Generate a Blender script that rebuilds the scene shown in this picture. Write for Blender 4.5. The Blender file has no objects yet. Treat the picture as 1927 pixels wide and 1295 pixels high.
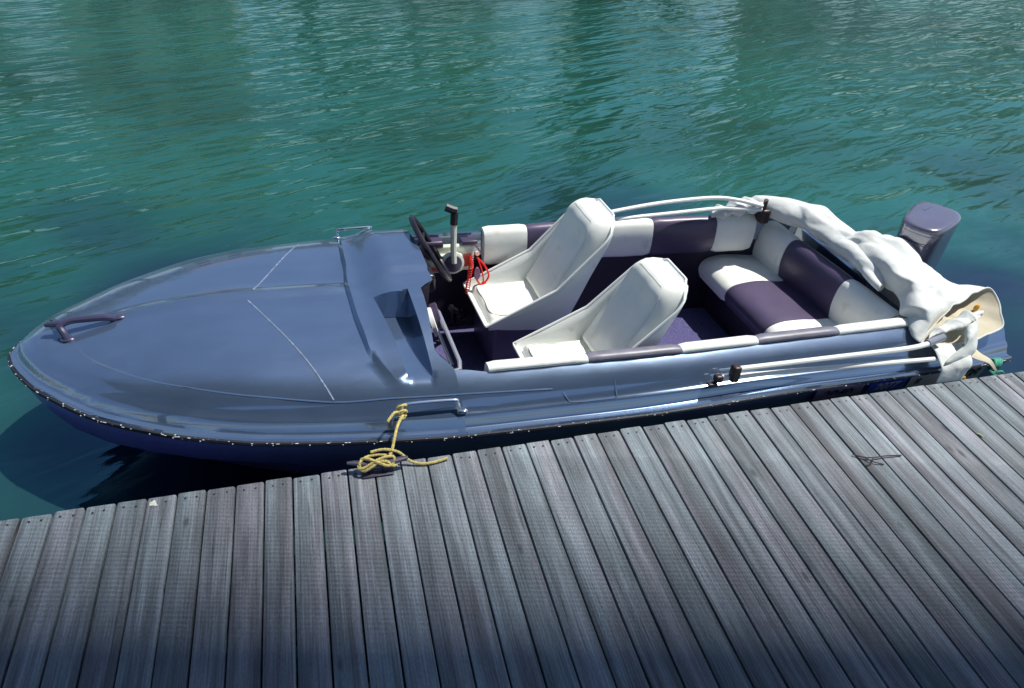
import bpy, bmesh, math, random
import numpy as np
from mathutils import Vector, Matrix, noise, Euler
random.seed(7)
sc = bpy.context.scene
COL = sc.collection

# ------------------------------------------------------------------ camera
F = 1372.04 / 1927 * 36
cam_d = bpy.data.cameras.new("camera"); cam_d.sensor_width = 36; cam_d.lens = F
cam_d.clip_start = 0.05; cam_d.clip_end = 2000
cam = bpy.data.objects.new("camera", cam_d); COL.objects.link(cam); sc.camera = cam
pit, yaw, rol = 0.647815645, 0.28945453, 0.0652307845
fw = Vector((math.sin(yaw)*math.cos(pit), math.cos(yaw)*math.cos(pit), -math.sin(pit)))
r0 = Vector((math.cos(yaw), -math.sin(yaw), 0)); u0 = r0.cross(fw)
rr = r0*math.cos(rol) + u0*math.sin(rol); uu = u0*math.cos(rol) - r0*math.sin(rol)
M = Matrix((rr, uu, -fw)).transposed().to_4x4(); M.translation = Vector((0.310564, -1.882541, 1.968685))
cam.matrix_world = M

# ------------------------------------------------------------------ light
SUN_AZ, SUN_EL = math.radians(86), math.radians(65)
w = bpy.data.worlds.new("World"); sc.world = w; w.use_nodes = True
nt = w.node_tree
sky = nt.nodes.new("ShaderNodeTexSky"); sky.sky_type = 'NISHITA'; sky.sun_disc = False
sky.sun_elevation = SUN_EL; sky.sun_rotation = SUN_AZ; sky.ozone_density = 4.0
bg = nt.nodes["Background"]; bg.inputs[1].default_value = 0.10
nt.links.new(sky.outputs[0], bg.inputs[0])
sl = bpy.data.lights.new("sun", 'SUN'); sl.energy = 4.9; sl.angle = math.radians(0.5); sl.color = (1.0, 0.955, 0.86)
so = bpy.data.objects.new("sun", sl); COL.objects.link(so)
SD = Vector((math.sin(SUN_AZ)*math.cos(SUN_EL), math.cos(SUN_AZ)*math.cos(SUN_EL), math.sin(SUN_EL)))
so.rotation_euler = SD.to_track_quat('Z', 'Y').to_euler()
sc.view_settings.view_transform = 'Standard'; sc.view_settings.look = 'None'
sc.view_settings.exposure = 0.25; sc.view_settings.gamma = 1

# ------------------------------------------------------------------ materials
def mat(name, col, rough=0.5, metal=0.0, spec=0.5, coat=0.0, ior=1.5, var=0.0, vscale=8.0, stretch=(1,1,1), bump=0.0, bscale=60.0, col2=None, c2lo=.55, c2hi=.7, rvar=0.0, bstretch=(1,1,1)):
    m = bpy.data.materials.new(name); m.use_nodes = True; t = m.node_tree; N = t.nodes; Lk = t.links
    b = N["Principled BSDF"]
    b.inputs["Base Color"].default_value = (*col, 1); b.inputs["Roughness"].default_value = rough
    b.inputs["Metallic"].default_value = metal; b.inputs["Specular IOR Level"].default_value = spec
    b.inputs["Coat Weight"].default_value = coat; b.inputs["IOR"].default_value = ior; b.inputs["Coat Roughness"].default_value = 0.09
    tc = N.new("ShaderNodeNewGeometry")
    mp = N.new("ShaderNodeMapping"); mp.inputs["Scale"].default_value = stretch; Lk.new(tc.outputs["Position"], mp.inputs["Vector"])
    last = None
    if var > 0 or col2:
        n = N.new("ShaderNodeTexNoise"); n.inputs["Scale"].default_value = vscale; n.inputs["Detail"].default_value = 6; n.inputs["Roughness"].default_value = .65
        Lk.new(mp.outputs[0], n.inputs["Vector"])
        r = N.new("ShaderNodeMapRange"); r.inputs[1].default_value = .3; r.inputs[2].default_value = .7
        r.inputs[3].default_value = 1 - var; r.inputs[4].default_value = 1 + var; Lk.new(n.outputs[0], r.inputs[0])
        mx = N.new("ShaderNodeVectorMath"); mx.operation = 'SCALE'; mx.inputs[0].default_value = col; Lk.new(r.outputs[0], mx.inputs["Scale"])
        last = mx.outputs[0]
        if rvar:
            r3 = N.new("ShaderNodeMapRange"); r3.inputs[1].default_value = .3; r3.inputs[2].default_value = .7
            r3.inputs[3].default_value = max(.02, rough-rvar); r3.inputs[4].default_value = rough+rvar; Lk.new(n.outputs[0], r3.inputs[0]); Lk.new(r3.outputs[0], b.inputs["Roughness"])
        if col2:
            n2 = N.new("ShaderNodeTexNoise"); n2.inputs["Scale"].default_value = vscale*2.3; n2.inputs["Detail"].default_value = 5
            mp2 = N.new("ShaderNodeMapping"); mp2.inputs["Scale"].default_value = stretch; mp2.inputs["Location"].default_value = (3.1, 7.7, 1.3)
            Lk.new(tc.outputs["Position"], mp2.inputs[0]); Lk.new(mp2.outputs[0], n2.inputs["Vector"])
            r2 = N.new("ShaderNodeMapRange"); r2.inputs[1].default_value = c2lo; r2.inputs[2].default_value = c2hi; Lk.new(n2.outputs[0], r2.inputs[0])
            mm = N.new("ShaderNodeMix"); mm.data_type = 'RGBA'; Lk.new(r2.outputs[0], mm.inputs[0]); Lk.new(last, mm.inputs[6]); mm.inputs[7].default_value = (*col2, 1)
            last = mm.outputs[2]
        Lk.new(last, b.inputs["Base Color"])
    if bump > 0:
        nb = N.new("ShaderNodeTexNoise"); nb.inputs["Scale"].default_value = bscale; nb.inputs["Detail"].default_value = 4
        mb = N.new("ShaderNodeMapping"); mb.inputs["Scale"].default_value = bstretch; Lk.new(tc.outputs["Position"], mb.inputs["Vector"]); Lk.new(mb.outputs[0], nb.inputs["Vector"])
        bp = N.new("ShaderNodeBump"); bp.inputs["Strength"].default_value = 1; bp.inputs["Distance"].default_value = bump
        Lk.new(nb.outputs[0], bp.inputs["Height"]); Lk.new(bp.outputs[0], b.inputs["Normal"])
    return m

PAINT = (0.090, 0.140, 0.245)
M_deck = mat("gelcoat_blue", PAINT, rough=.20, metal=.40, spec=1.0, coat=1.0, ior=1.9, var=.09, vscale=4, stretch=(1, 3, 3), col2=(.13, .18, .28), c2lo=.60, c2hi=.95, rvar=.03, bump=.0004, bscale=4)
_b = M_deck.node_tree.nodes["Principled BSDF"]; _b.inputs["Coat IOR"].default_value = 2.2; _b.inputs["Coat Roughness"].default_value = .045
_b.inputs["Specular Tint"].default_value = (.6, .8, 1, 1)
M_worn = mat("gelcoat_worn", (.16, .20, .28), rough=.7, var=.6, vscale=26, col2=PAINT, c2lo=.42, c2hi=.6)
M_hull = mat("hull_paint", (.105, .078, .33), rough=.25, spec=.5, var=.2, vscale=3)
M_liner = mat("liner_paint", (.016, .011, .030), rough=.45, var=.15, vscale=6)
M_rubber = mat("rub_rail_rubber", (.012, .012, .022), rough=.5, var=.3, vscale=30, col2=(.55, .6, .62), c2lo=.66, c2hi=.69)
M_vw = mat("vinyl_white", (.82, .84, .80), rough=.42, var=.05, vscale=6, bump=.0006, bscale=18, col2=(.60, .59, .50), c2lo=.60, c2hi=.85)
M_vp = mat("vinyl_purple", (.075, .058, .115), rough=.38, var=.12, vscale=6, bump=.0008, bscale=18)
M_vg = mat("vinyl_grey", (.16, .16, .21), rough=.42, var=.25, vscale=14, bump=.0008, bscale=18)
M_shell = mat("seat_shell_white", (.74, .78, .78), rough=.32, var=.05, vscale=5, col2=(.5, .52, .5), c2lo=.66, c2hi=.8)
M_base = mat("seat_base", (.12, .10, .20), rough=.45, var=.15, vscale=6)
M_carpet = mat("carpet", (.09, .085, .20), rough=.95, spec=.1, var=.65, vscale=170, bump=.003, bscale=260)
M_black = mat("black_plastic", (.012, .010, .018), rough=.32, var=.2, vscale=20)
M_brown = mat("bracket_plastic", (.03, .018, .02), rough=.4, var=.2, vscale=40)
M_dkplum = mat("dark_plum", (.05, .035, .075), rough=.35, var=.1, vscale=15)
M_bow = mat("bow_handle_paint", (.045, .045, .095), rough=.3, var=.1, vscale=15)
M_chrome = mat("chrome", (.85, .87, .88), rough=.08, metal=1, var=.03, vscale=30)
M_pole = mat("pole_white", (.74, .76, .74), rough=.3, var=.05, vscale=12)
M_greytube = mat("grey_tube", (.20, .22, .28), rough=.35, var=.1, vscale=20)
M_ctrl = mat("control_box_cream", (.62, .65, .56), rough=.4, var=.06, vscale=20)
M_red = mat("red_plastic", (.75, .02, .012), rough=.35, var=.1, vscale=40)
M_redlab = mat("red_label", (.55, .06, .05), rough=.5, var=.1, vscale=40)
M_cowl = mat("cowl_grey", (.13, .12, .18), rough=.2, metal=.3, spec=1, coat=1, ior=1.8, var=.12, vscale=8)
M_rope = mat("rope_yellow", (.50, .42, .16), rough=.9, var=.35, vscale=90, bump=.002, bscale=160)
M_green = mat("rope_green", (.08, .38, .27), rough=.8, var=.3, vscale=90)
M_orange = mat("cord_orange", (.75, .36, .03), rough=.7, var=.2, vscale=60)
M_iron = mat("cleat_iron", (.07, .065, .10), rough=.45, metal=.3, var=.3, vscale=40)
M_plate = mat("plate_pale", (.85, .68, .74), rough=.5, var=.1, vscale=20)
M_plate2 = mat("plate_mauve", (.34, .26, .42), rough=.5, var=.1, vscale=20)
M_blue = mat("sticker_blue", (.03, .07, .75), rough=.5, var=.1, vscale=20)
M_ink = mat("ink_black", (.01, .01, .014), rough=.5, var=.1, vscale=20)
M_seabed = mat("seabed", (.03, .06, .06), rough=.9, var=.3, vscale=2)
M_pile = mat("pile_wood", (.06, .055, .05), rough=.8, var=.4, vscale=9, bump=.004, bscale=40)

def canvas_mat():
    m = mat("canvas_white", (.68, .72, .72), rough=.75, spec=.25, var=.08, vscale=7, bump=.006, bscale=13, col2=(.50, .55, .56), c2lo=.62, c2hi=.80)
    t = m.node_tree; b = t.nodes["Principled BSDF"]
    tr = t.nodes.new("ShaderNodeBsdfTranslucent"); tr.inputs[0].default_value = (.75, .66, .45, 1)
    ms = t.nodes.new("ShaderNodeMixShader"); ms.inputs[0].default_value = .14
    t.links.new(b.outputs[0], ms.inputs[1]); t.links.new(tr.outputs[0], ms.inputs[2])
    t.links.new(ms.outputs[0], t.nodes["Material Output"].inputs[0])
    return m
M_canvas = canvas_mat()
M_pip = mat("piping", (.66, .67, .62), rough=.5, var=.1, vscale=30)
M_cream = mat("canvas_inside", (.50, .46, .36), rough=.8, spec=.2, var=.08, vscale=10, bump=.003, bscale=18)

def wood_mat():
    m = bpy.data.materials.new("weathered_decking"); m.use_nodes = True; t = m.node_tree; N = t.nodes; Lk = t.links
    b = N["Principled BSDF"]; b.inputs["Roughness"].default_value = .72; b.inputs["Specular IOR Level"].default_value = .35
    g = N.new("ShaderNodeNewGeometry"); at = N.new("ShaderNodeAttribute"); at.attribute_name = "rnd"
    sep = N.new("ShaderNodeSeparateXYZ"); Lk.new(g.outputs["Position"], sep.inputs[0])
    # offset every board so the grain does not run on from one to the next
    cmb = N.new("ShaderNodeCombineXYZ")
    mo = N.new("ShaderNodeMath"); mo.operation = 'MULTIPLY'; mo.inputs[1].default_value = 37.0; Lk.new(at.outputs["Fac"], mo.inputs[0])
    ad = N.new("ShaderNodeMath"); Lk.new(sep.outputs[1], ad.inputs[0]); Lk.new(mo.outputs[0], ad.inputs[1])
    Lk.new(sep.outputs[0], cmb.inputs[0]); Lk.new(ad.outputs[0], cmb.inputs[1])
    def nz(scale, sx, sy, det=6, ro=.6, dist=0):
        mp = N.new("ShaderNodeMapping"); mp.inputs["Scale"].default_value = (sx, sy, 1); Lk.new(cmb.outputs[0], mp.inputs[0])
        n = N.new("ShaderNodeTexNoise"); n.inputs["Scale"].default_value = scale; n.inputs["Detail"].default_value = det; n.inputs["Roughness"].default_value = ro; n.inputs["Distortion"].default_value = dist
        Lk.new(mp.outputs[0], n.inputs["Vector"]); return n.outputs[0]
    def mr(x, a, bb, c, d):
        r = N.new("ShaderNodeMapRange"); r.inputs[1].default_value = a; r.inputs[2].default_value = bb; r.inputs[3].default_value = c; r.inputs[4].default_value = d; Lk.new(x, r.inputs[0]); return r.outputs[0]
    def mul(x, y):
        q = N.new("ShaderNodeMath"); q.operation = 'MULTIPLY'; Lk.new(x, q.inputs[0]); Lk.new(y, q.inputs[1]); return q.outputs[0]
    grain = nz(1, 210, 5, 8, .7); streak = nz(1, 26, 1.1, 4, .55, .6); blot = nz(3.0, 1, 1, 4, .6); fine = nz(240, 1, .35, 2, .6)
    # reeded grooves
    wv = N.new("ShaderNodeTexWave"); wv.bands_direction = 'X'; wv.inputs["Scale"].default_value = 31.0; wv.inputs["Distortion"].default_value = .6; wv.inputs["Detail"].default_value = 1.5
    mpw = N.new("ShaderNodeMapping"); mpw.inputs["Scale"].default_value = (1, .02, 1); Lk.new(cmb.outputs[0], mpw.inputs[0]); Lk.new(mpw.outputs[0], wv.inputs[0])
    f = mul(mr(grain, .35, .68, .66, 1.2), mr(streak, .38, .66, .76, 1.60))
    f = mul(f, mr(blot, .3, .7, .82, 1.16)); f = mul(f, mr(fine, .3, .7, .85, 1.15)); f = mul(f, mr(wv.outputs[0], 0, 1, .95, 1.03))
    kn = N.new('ShaderNodeTexVoronoi'); kn.inputs['Scale'].default_value = 1; mpk = N.new('ShaderNodeMapping'); mpk.inputs['Scale'].default_value = (8, 3.2, 1); Lk.new(cmb.outputs[0], mpk.inputs[0]); Lk.new(mpk.outputs[0], kn.inputs['Vector'])
    f = mul(f, mr(kn.outputs['Distance'], .03, .10, .45, 1)); f = mul(f, mr(nz(1, 120, 2.2, 3, .5, 1.5), .28, .36, .45, 1))
    f = mul(f, mr(at.outputs["Fac"], 0, 1, .76, 1.14))
    ramp = N.new("ShaderNodeMix"); ramp.data_type = 'RGBA'; ramp.inputs[6].default_value = (.172, .180, .208, 1); ramp.inputs[7].default_value = (.160, .194, .220, 1)
    Lk.new(mr(nz(1.3, 4, .7, 2), .4, .6, 0, 1), ramp.inputs[0])
    sc_ = N.new("ShaderNodeVectorMath"); sc_.operation = 'SCALE'; Lk.new(ramp.outputs[2], sc_.inputs[0]); Lk.new(f, sc_.inputs["Scale"])
    Lk.new(sc_.outputs[0], b.inputs["Base Color"])
    h = N.new("ShaderNodeMath"); h.operation = 'ADD'; Lk.new(mr(grain, .3, .7, 0, .6), h.inputs[0]); Lk.new(wv.outputs[0], h.inputs[1])
    bp = N.new("ShaderNodeBump"); bp.inputs["Distance"].default_value = .0004; bp.inputs["Strength"].default_value = .9; Lk.new(h.outputs[0], bp.inputs["Height"]); Lk.new(bp.outputs[0], b.inputs["Normal"])
    return m
M_wood = wood_mat()

def water_mat():
    m = bpy.data.materials.new("harbour_water"); m.use_nodes = True; t = m.node_tree; N = t.nodes; Lk = t.links
    b = N["Principled BSDF"]; b.inputs["Roughness"].default_value = .04; b.inputs["IOR"].default_value = 1.5; b.inputs["Specular IOR Level"].default_value = .5; b.inputs["Metallic"].default_value = .80
    g = N.new("ShaderNodeNewGeometry")
    def nz(scale, sx, sy, rot, det, ro=.55, dist=.0, typ='FBM'):
        mp = N.new("ShaderNodeMapping"); mp.vector_type = 'TEXTURE'; mp.inputs["Scale"].default_value = (1/sx, 1/sy, 1); mp.inputs["Rotation"].default_value = (0, 0, rot); Lk.new(g.outputs["Position"], mp.inputs[0])
        n = N.new("ShaderNodeTexNoise"); n.inputs["Scale"].default_value = scale; n.inputs["Detail"].default_value = det; n.inputs["Roughness"].default_value = ro; n.inputs["Distortion"].default_value = dist
        Lk.new(mp.outputs[0], n.inputs["Vector"]); return n.outputs[0]
    def mr(x, a, bb, c, d):
        r = N.new("ShaderNodeMapRange"); r.interpolation_type = 'SMOOTHSTEP'; r.inputs[1].default_value = a; r.inputs[2].default_value = bb; r.inputs[3].default_value = c; r.inputs[4].default_value = d; Lk.new(x, r.inputs[0]); return r.outputs[0]
    def op(o, x, y):
        q = N.new("ShaderNodeMath"); q.operation = o
        for i, v in enumerate((x, y)):
            if isinstance(v, (int, float)): q.inputs[i].default_value = v
            else: Lk.new(v, q.inputs[i])
        return q.outputs[0]
    swell = nz(1, .9, 3.0, .30, 1.5, .5, .4)
    rip = nz(1, 2.0, 8.0, .40, 1.0, .45, .9)
    rip2 = nz(1, 6, 20, .26, 1.5, .5, .5)
    chop = nz(1, 45, 80, .3, 2, .6)
    sep = N.new("ShaderNodeSeparateXYZ"); Lk.new(g.outputs["Position"], sep.inputs[0])
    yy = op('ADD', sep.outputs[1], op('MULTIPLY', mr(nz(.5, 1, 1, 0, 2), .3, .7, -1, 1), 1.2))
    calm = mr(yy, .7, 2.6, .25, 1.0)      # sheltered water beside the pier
    gust = mr(nz(.35, 1, .6, .4, 3), .42, .58, .25, 1.0)
    h = op('ADD', op('MULTIPLY', swell, .046), op('MULTIPLY', rip, .018))
    h = op('ADD', h, op('MULTIPLY', rip2, .0030))
    h = op('ADD', h, op('MULTIPLY', op('MULTIPLY', chop, gust), .0013))
    h = op('MULTIPLY', h, calm)
    bp = N.new("ShaderNodeBump"); bp.inputs["Strength"].default_value = 1; bp.inputs["Distance"].default_value = 1.0
    Lk.new(h, bp.inputs["Height"]); Lk.new(bp.outputs[0], b.inputs["Normal"])
    # navy by the pier paints in shade and dark sky reflection; teal further out
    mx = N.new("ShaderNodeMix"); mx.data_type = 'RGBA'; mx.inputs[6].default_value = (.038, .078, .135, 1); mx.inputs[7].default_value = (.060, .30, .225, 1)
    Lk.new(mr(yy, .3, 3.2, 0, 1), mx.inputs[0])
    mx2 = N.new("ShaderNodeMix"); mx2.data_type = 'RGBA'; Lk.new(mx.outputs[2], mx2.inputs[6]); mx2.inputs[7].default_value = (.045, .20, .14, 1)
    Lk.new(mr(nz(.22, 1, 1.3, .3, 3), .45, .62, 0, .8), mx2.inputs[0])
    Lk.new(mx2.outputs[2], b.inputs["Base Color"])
    return m
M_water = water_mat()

# ------------------------------------------------------------------ mesh helpers
ORG = {}
def tag(o, label=None, cat=None, group=None, kind=None):
    for k, v in (("label", label), ("category", cat), ("group", group), ("kind", kind)):
        if v: o[k] = v
    return o
def thing(name, loc, label, cat, group=None):
    o = bpy.data.objects.new(name, None); COL.objects.link(o); o.location = loc; ORG[o.name] = Vector(loc)
    o.empty_display_size = .1
    return tag(o, label, cat, group)
def mesh(name, V, Fc, m, parent=None, smooth=True, fmats=None, auto=None):
    """one mesh object; V are world positions"""
    org = ORG[parent.name] if parent is not None else None
    if org is None:
        a = np.array([tuple(v) for v in V]); org = Vector(((a[:, 0].min()+a[:, 0].max())/2, (a[:, 1].min()+a[:, 1].max())/2, a[:, 2].min()))
    me = bpy.data.meshes.new(name)
    me.from_pydata([tuple(Vector(v)-org) for v in V], [], [tuple(f) for f in Fc])
    ms = m if isinstance(m, (list, tuple)) else [m]
    for x in ms: me.materials.append(x)
    if fmats is not None:
        me.polygons.foreach_set("material_index", fmats)
    me.polygons.foreach_set("use_smooth", [smooth]*len(me.polygons))
    bm = bmesh.new(); bm.from_mesh(me); bmesh.ops.recalc_face_normals(bm, faces=bm.faces)
    if auto is not None:
        for e in bm.edges:
            if len(e.link_faces) == 2 and e.calc_face_angle(0) > math.radians(auto): e.smooth = False
    bm.to_mesh(me); bm.free(); me.update()
    o = bpy.data.objects.new(name, me); COL.objects.link(o)
    if parent is None: o.location = org
    else: o.parent = parent
    ORG[o.name] = org
    return o

class MB:
    def __init__(s): s.V = []; s.F = []; s.m = []
    def add(s, V, Fc, mi=0):
        k = len(s.V); s.V += [Vector(v) for v in V]; s.F += [tuple(i+k for i in f) for f in Fc]; s.m += [mi]*len(Fc); return s
    def build(s, name, m, parent=None, smooth=True, auto=35):
        return mesh(name, s.V, s.F, m, parent, smooth, s.m, auto)

def cr(P, n):
    """Catmull-Rom through points"""
    P = [Vector(p) for p in P]; Q = [P[0]*2-P[1]] + P + [P[-1]*2-P[-2]]; out = []
    for i in range(1, len(Q)-2):
        a, b, c, d = Q[i-1:i+3]
        for k in range(n):
            t = k/n; out.append(.5*((2*b)+(c-a)*t+(2*a-5*b+4*c-d)*t*t+(3*b-a-3*c+d)*t**3))
    out.append(P[-1]); return out
def tube(path, r, seg=10, cap=True, flat=1.0):
    path = [Vector(p) for p in path]; n = len(path); V = []; Fc = []
    rad = r if callable(r) else (lambda t: r)
    T0 = (path[1]-path[0]).normalized(); up = Vector((0, 0, 1)) if abs(T0.z) < .9 else Vector((1, 0, 0))
    side = T0.cross(up).normalized()
    for i, p in enumerate(path):
        T = (path[min(i+1, n-1)]-path[max(i-1, 0)])
        T = T.normalized() if T.length > 1e-9 else T0
        side = (side - T*side.dot(T)); side = side.normalized() if side.length > 1e-6 else T.orthogonal().normalized()
        u = side.cross(T)
        R_ = rad(i/(n-1))
        for k in range(seg):
            a = 2*math.pi*k/seg; V.append(p + side*math.cos(a)*R_ + u*math.sin(a)*R_*flat)
    for i in range(n-1):
        for k in range(seg): Fc.append((i*seg+k, i*seg+(k+1) % seg, (i+1)*seg+(k+1) % seg, (i+1)*seg+k))
    if cap: Fc.append(tuple(range(seg))[::-1]); Fc.append(tuple((n-1)*seg+k for k in range(seg)))
    return V, Fc
def loft(rings, close=True, cap=True):
    seg = len(rings[0]); V = [v for r in rings for v in r]; Fc = []
    kk = seg if close else seg-1
    for i in range(len(rings)-1):
        for k in range(kk): Fc.append((i*seg+k, i*seg+(k+1) % seg, (i+1)*seg+(k+1) % seg, (i+1)*seg+k))
    if cap and close: Fc.append(tuple(range(seg))[::-1]); Fc.append(tuple((len(rings)-1)*seg+k for k in range(seg)))
    return V, Fc
def box(x0, x1, y0, y1, z0, z1, bev=0.0, fn=None):
    bm = bmesh.new(); bmesh.ops.create_cube(bm, size=1)
    for v in bm.verts: v.co = Vector(((x0+x1)/2+v.co.x*(x1-x0), (y0+y1)/2+v.co.y*(y1-y0), (z0+z1)/2+v.co.z*(z1-z0)))
    if bev: bmesh.ops.bevel(bm, geom=bm.edges[:], offset=bev, segments=3, affect='EDGES', profile=.5)
    bm.verts.index_update()
    V = [v.co.copy() for v in bm.verts]; Fc = [tuple(v.index for v in f.verts) for f in bm.faces]; bm.free()
    if fn: V = [fn(v) for v in V]
    return V, Fc
def sphere(c, r, seg=10, rings=7, sc_=(1, 1, 1)):
    V = []; Fc = []
    R2 = []
    for i in range(rings+1):
        th = math.pi*(i+.001)/(rings+.002)
        R2.append([Vector(c)+Vector((math.sin(th)*math.cos(2*math.pi*k/seg)*r*sc_[0], math.sin(th)*math.sin(2*math.pi*k/seg)*r*sc_[1], math.cos(th)*r*sc_[2])) for k in range(seg)])
    return loft(R2)
def sm(a, b, x):
    t = np.clip((np.asarray(x, float)-a)/(b-a), 0, 1); return t*t*(3-2*t)

# ------------------------------------------------------------------ boat frame: X bow->stern, Y to the far side, Z up from the rub rail
def yc(X): return .835-.035*max(X-.3, 0)
def W(X, Y=None, Z=None):
    if Y is None: X, Y, Z = X
    if X > 2.9 and Y > 0: X = 2.9+(X-2.9)*(1-.8*min(1, Y/.6))
    # sheer: the rail climbs slightly towards the stern
    ay_ = abs(Y)
    if X > 1.2 and ay_ > .6: Z = Z + .026*float(sm(1.2, 2.2, X)*sm(.60, .70, ay_)*(1-sm(.05, .10, Z)))
    return Vector((X-.09*Y, yc(X)+Y, Z+.03*Y+.05*min(max((.6-X)/1.5, 0), 1)))
def WV(VF): return [W(v) for v in VF[0]], VF[1]
WL = -0.42

RAILP = [(-.985, 0), (-.965, .065), (-.93, .13), (-.87, .215), (-.80, .285), (-.70, .375), (-.60, .445), (-.45, .52), (-.32, .572), (-.15, .622), (-.05, .645), (.15, .676), (.33, .697), (.55, .709), (.73, .715), (1.15, .717), (1.6, .717), (2.1, .703), (2.64, .688), (3.0, .668), (3.17, .648), (3.27, .632)]
RL = [(p.x, p.y) for p in cr([(a, b, 0) for a, b in RAILP], 8)]
RX = np.array([p[0] for p in RL]); RY = np.array([p[1] for p in RL])
RX[0] = -.985
def hb(X): return float(np.interp(X, RX, RY))
_seg = np.stack([RX, RY], 1)
def edge_dist(X, Y):
    p = np.array([X, abs(Y)]); a = _seg[:-1]; d = _seg[1:]-a
    t = np.clip(((p-a)*d).sum(1)/np.maximum((d*d).sum(1), 1e-12), 0, 1)
    q = a+d*t[:, None]; return float(np.sqrt(((p-q)**2).sum(1).min()))
def Xs(Y):  # step line at the front of the scuttle
    a = abs(Y); return .358+.010*sm(.2, .4, a)+.095*sm(.38, .60, a)**1.3+.02*sm(.0, .2, a)*(Y > 0)
def Xr(Y):  # aft edge of the scuttle
    a = abs(Y); x = .715-.03*sm(.15, .52, a)
    if Y < 0: x -= .062*sm(-.075, -.11, Y)*(1-sm(-.44, -.53, Y))
    return x
def prof(e):
    z = .010*sm(0, .004, e)
    z += .046*sm(.026, .052, e)
    z += .024*sm(.045, .11, e)
    z += .135*(1-math.exp(-max(e-.065, 0)/.125))
    return float(z)
def Zd(X, Y, past=False):
    e = edge_dist(X, Y); z = prof(e); a = abs(Y)
    z = min(z, .06) + max(z-.06, 0)*(.42+.58*float(sm(-.95, -.05, X)))
    # centre rib of the foredeck
    if X < .5:
        rib = .013*(1-sm(.012, .034, abs(Y-.01)))*sm(-.62, -.45, X)*(1-sm(.34, .36, X))
        z += rib - .010*sm(.02, .10, Y)*sm(-.5, 0, X)*(1-sm(.1, .5, a))*(1-sm(.33, .36, X))
    if past:
        z += .034*(1-sm(.42 if Y > 0 else .30, .62, a))
        s_ = sm(.40, .54, X)
        z += .055*s_*(1-sm(.30 if Y > 0 else .04, .54 if Y > 0 else .62, a))*(.75+.25*sm(-.1, .2, Y))
        z += .010*sm(.50, .56, X)*(1-sm(.40, .46, a))*(Y > 0)
    return float(z)
def smooth_notch(X, Y, z):
    return z
# ---- setting: water, seabed
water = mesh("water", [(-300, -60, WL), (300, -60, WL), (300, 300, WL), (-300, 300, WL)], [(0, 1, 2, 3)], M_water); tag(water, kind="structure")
sb = mesh("seabed", [(-310, -70, -3), (310, -70, -3), (310, 310, -3), (-310, 310, -3)], [(0, 1, 2, 3)], M_seabed); tag(sb, kind="structure")

# ------------------------------------------------------------------ boat
boat = thing("motor_boat", tuple(W(1.1, 0, 0)*1.0 - Vector((0, 0, .6))), "open blue-grey motor boat with two white bucket seats, moored along the wooden pier", "boat")

# foredeck grid -------------------------------------------------
def deck_mesh():
    mb = MB()
    vs = sorted(set([round(x, 4) for x in list(np.linspace(-1, 1, 61)) + [-.98, -.965, -.95, -.935, -.915, .98, .965, .95, .935, .915, -.99, .99]]))
    # snap the tray walls
    yt1, yt2 = -.130, -.56
    vt = [yt1/.70, (yt1-.004)/.70, yt2/.70]
    vs = sorted([v for v in vs if min(abs(v-t) for t in vt[:2]) > .008] + vt[:2])
    tl = [0] + list(1-np.cos(np.linspace(.08, math.pi/2, 46)))
    rows = []
    for t in tl:       # bow -> step
        row = []
        for v in vs:
            X0 = -.985 + t*(Xs(0)-.001+.985)
            w_ = sm(.55, 1, t)
            X = X0 + w_*(Xs(v*.7)-Xs(0))*1.0
            X = max(X, -.985)
            row.append((X, v*hb(X) if X > -.9849 else 0.0, False))
        rows.append(row)
    nstep = len(rows)
    X1 = lambda Y: Xs(Y)+.012
    trX = [.452, .462, .49, .52, .55, .575, .594, .598]
    fr = [0, .25, .5, .75]
    for f_ in fr: rows.append([(X1(v*.7)+f_*(.450-min(X1(v*.7), .445)), v, True) for v in vs])
    def tp(x, v): return x+(.594-x)*.35*min(max((-.13-v*.703)/.42, 0), 1) if x < .594 else x
    for xi, x in enumerate(trX): rows.append([(max(tp(x, v), X1(v*.7)+.001+x*.01), v, 2 if 1 <= xi <= 6 else True) for v in vs])
    for f_ in (.2, .4, .6, .8, 1.0): rows.append([(.602+f_*(Xr(v*.707)-.602), v, True) for v in vs])
    rows[nstep:] = [[(X, v*hb(X), p) for X, v, p in r] for r in rows[nstep:]]
    xtest = lambda X: True
    V = []
    for r in rows:
        for (X, Y, p) in r:
            z = Zd(X, Y, p)
            if p == 2 and xtest(X) and Y < yt1-.002 and Y > yt2+.012:
                # tray floor, rising to meet the deck at its near end
                fl = .155
                z = min(z, fl)
            V.append(W(X, Y, z))
    n = len(vs); Fc = []
    for i in range(len(rows)-1):
        for k in range(n-1): Fc.append((i*n+k, i*n+k+1, (i+1)*n+k+1, (i+1)*n+k))
    mb.add(V, Fc)
    last = rows[-1]
    # hanging lip at the aft edge of the scuttle
    lip = []
    for (X, Y, p) in last:
        z = Zd(X, Y, p); lip.append([W(X, Y, z), W(X+.004, Y, z-.008), W(X-.002, Y, z-.02)])
    base = len(mb.V)
    return mb, last
mb, lastrow = deck_mesh()
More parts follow.
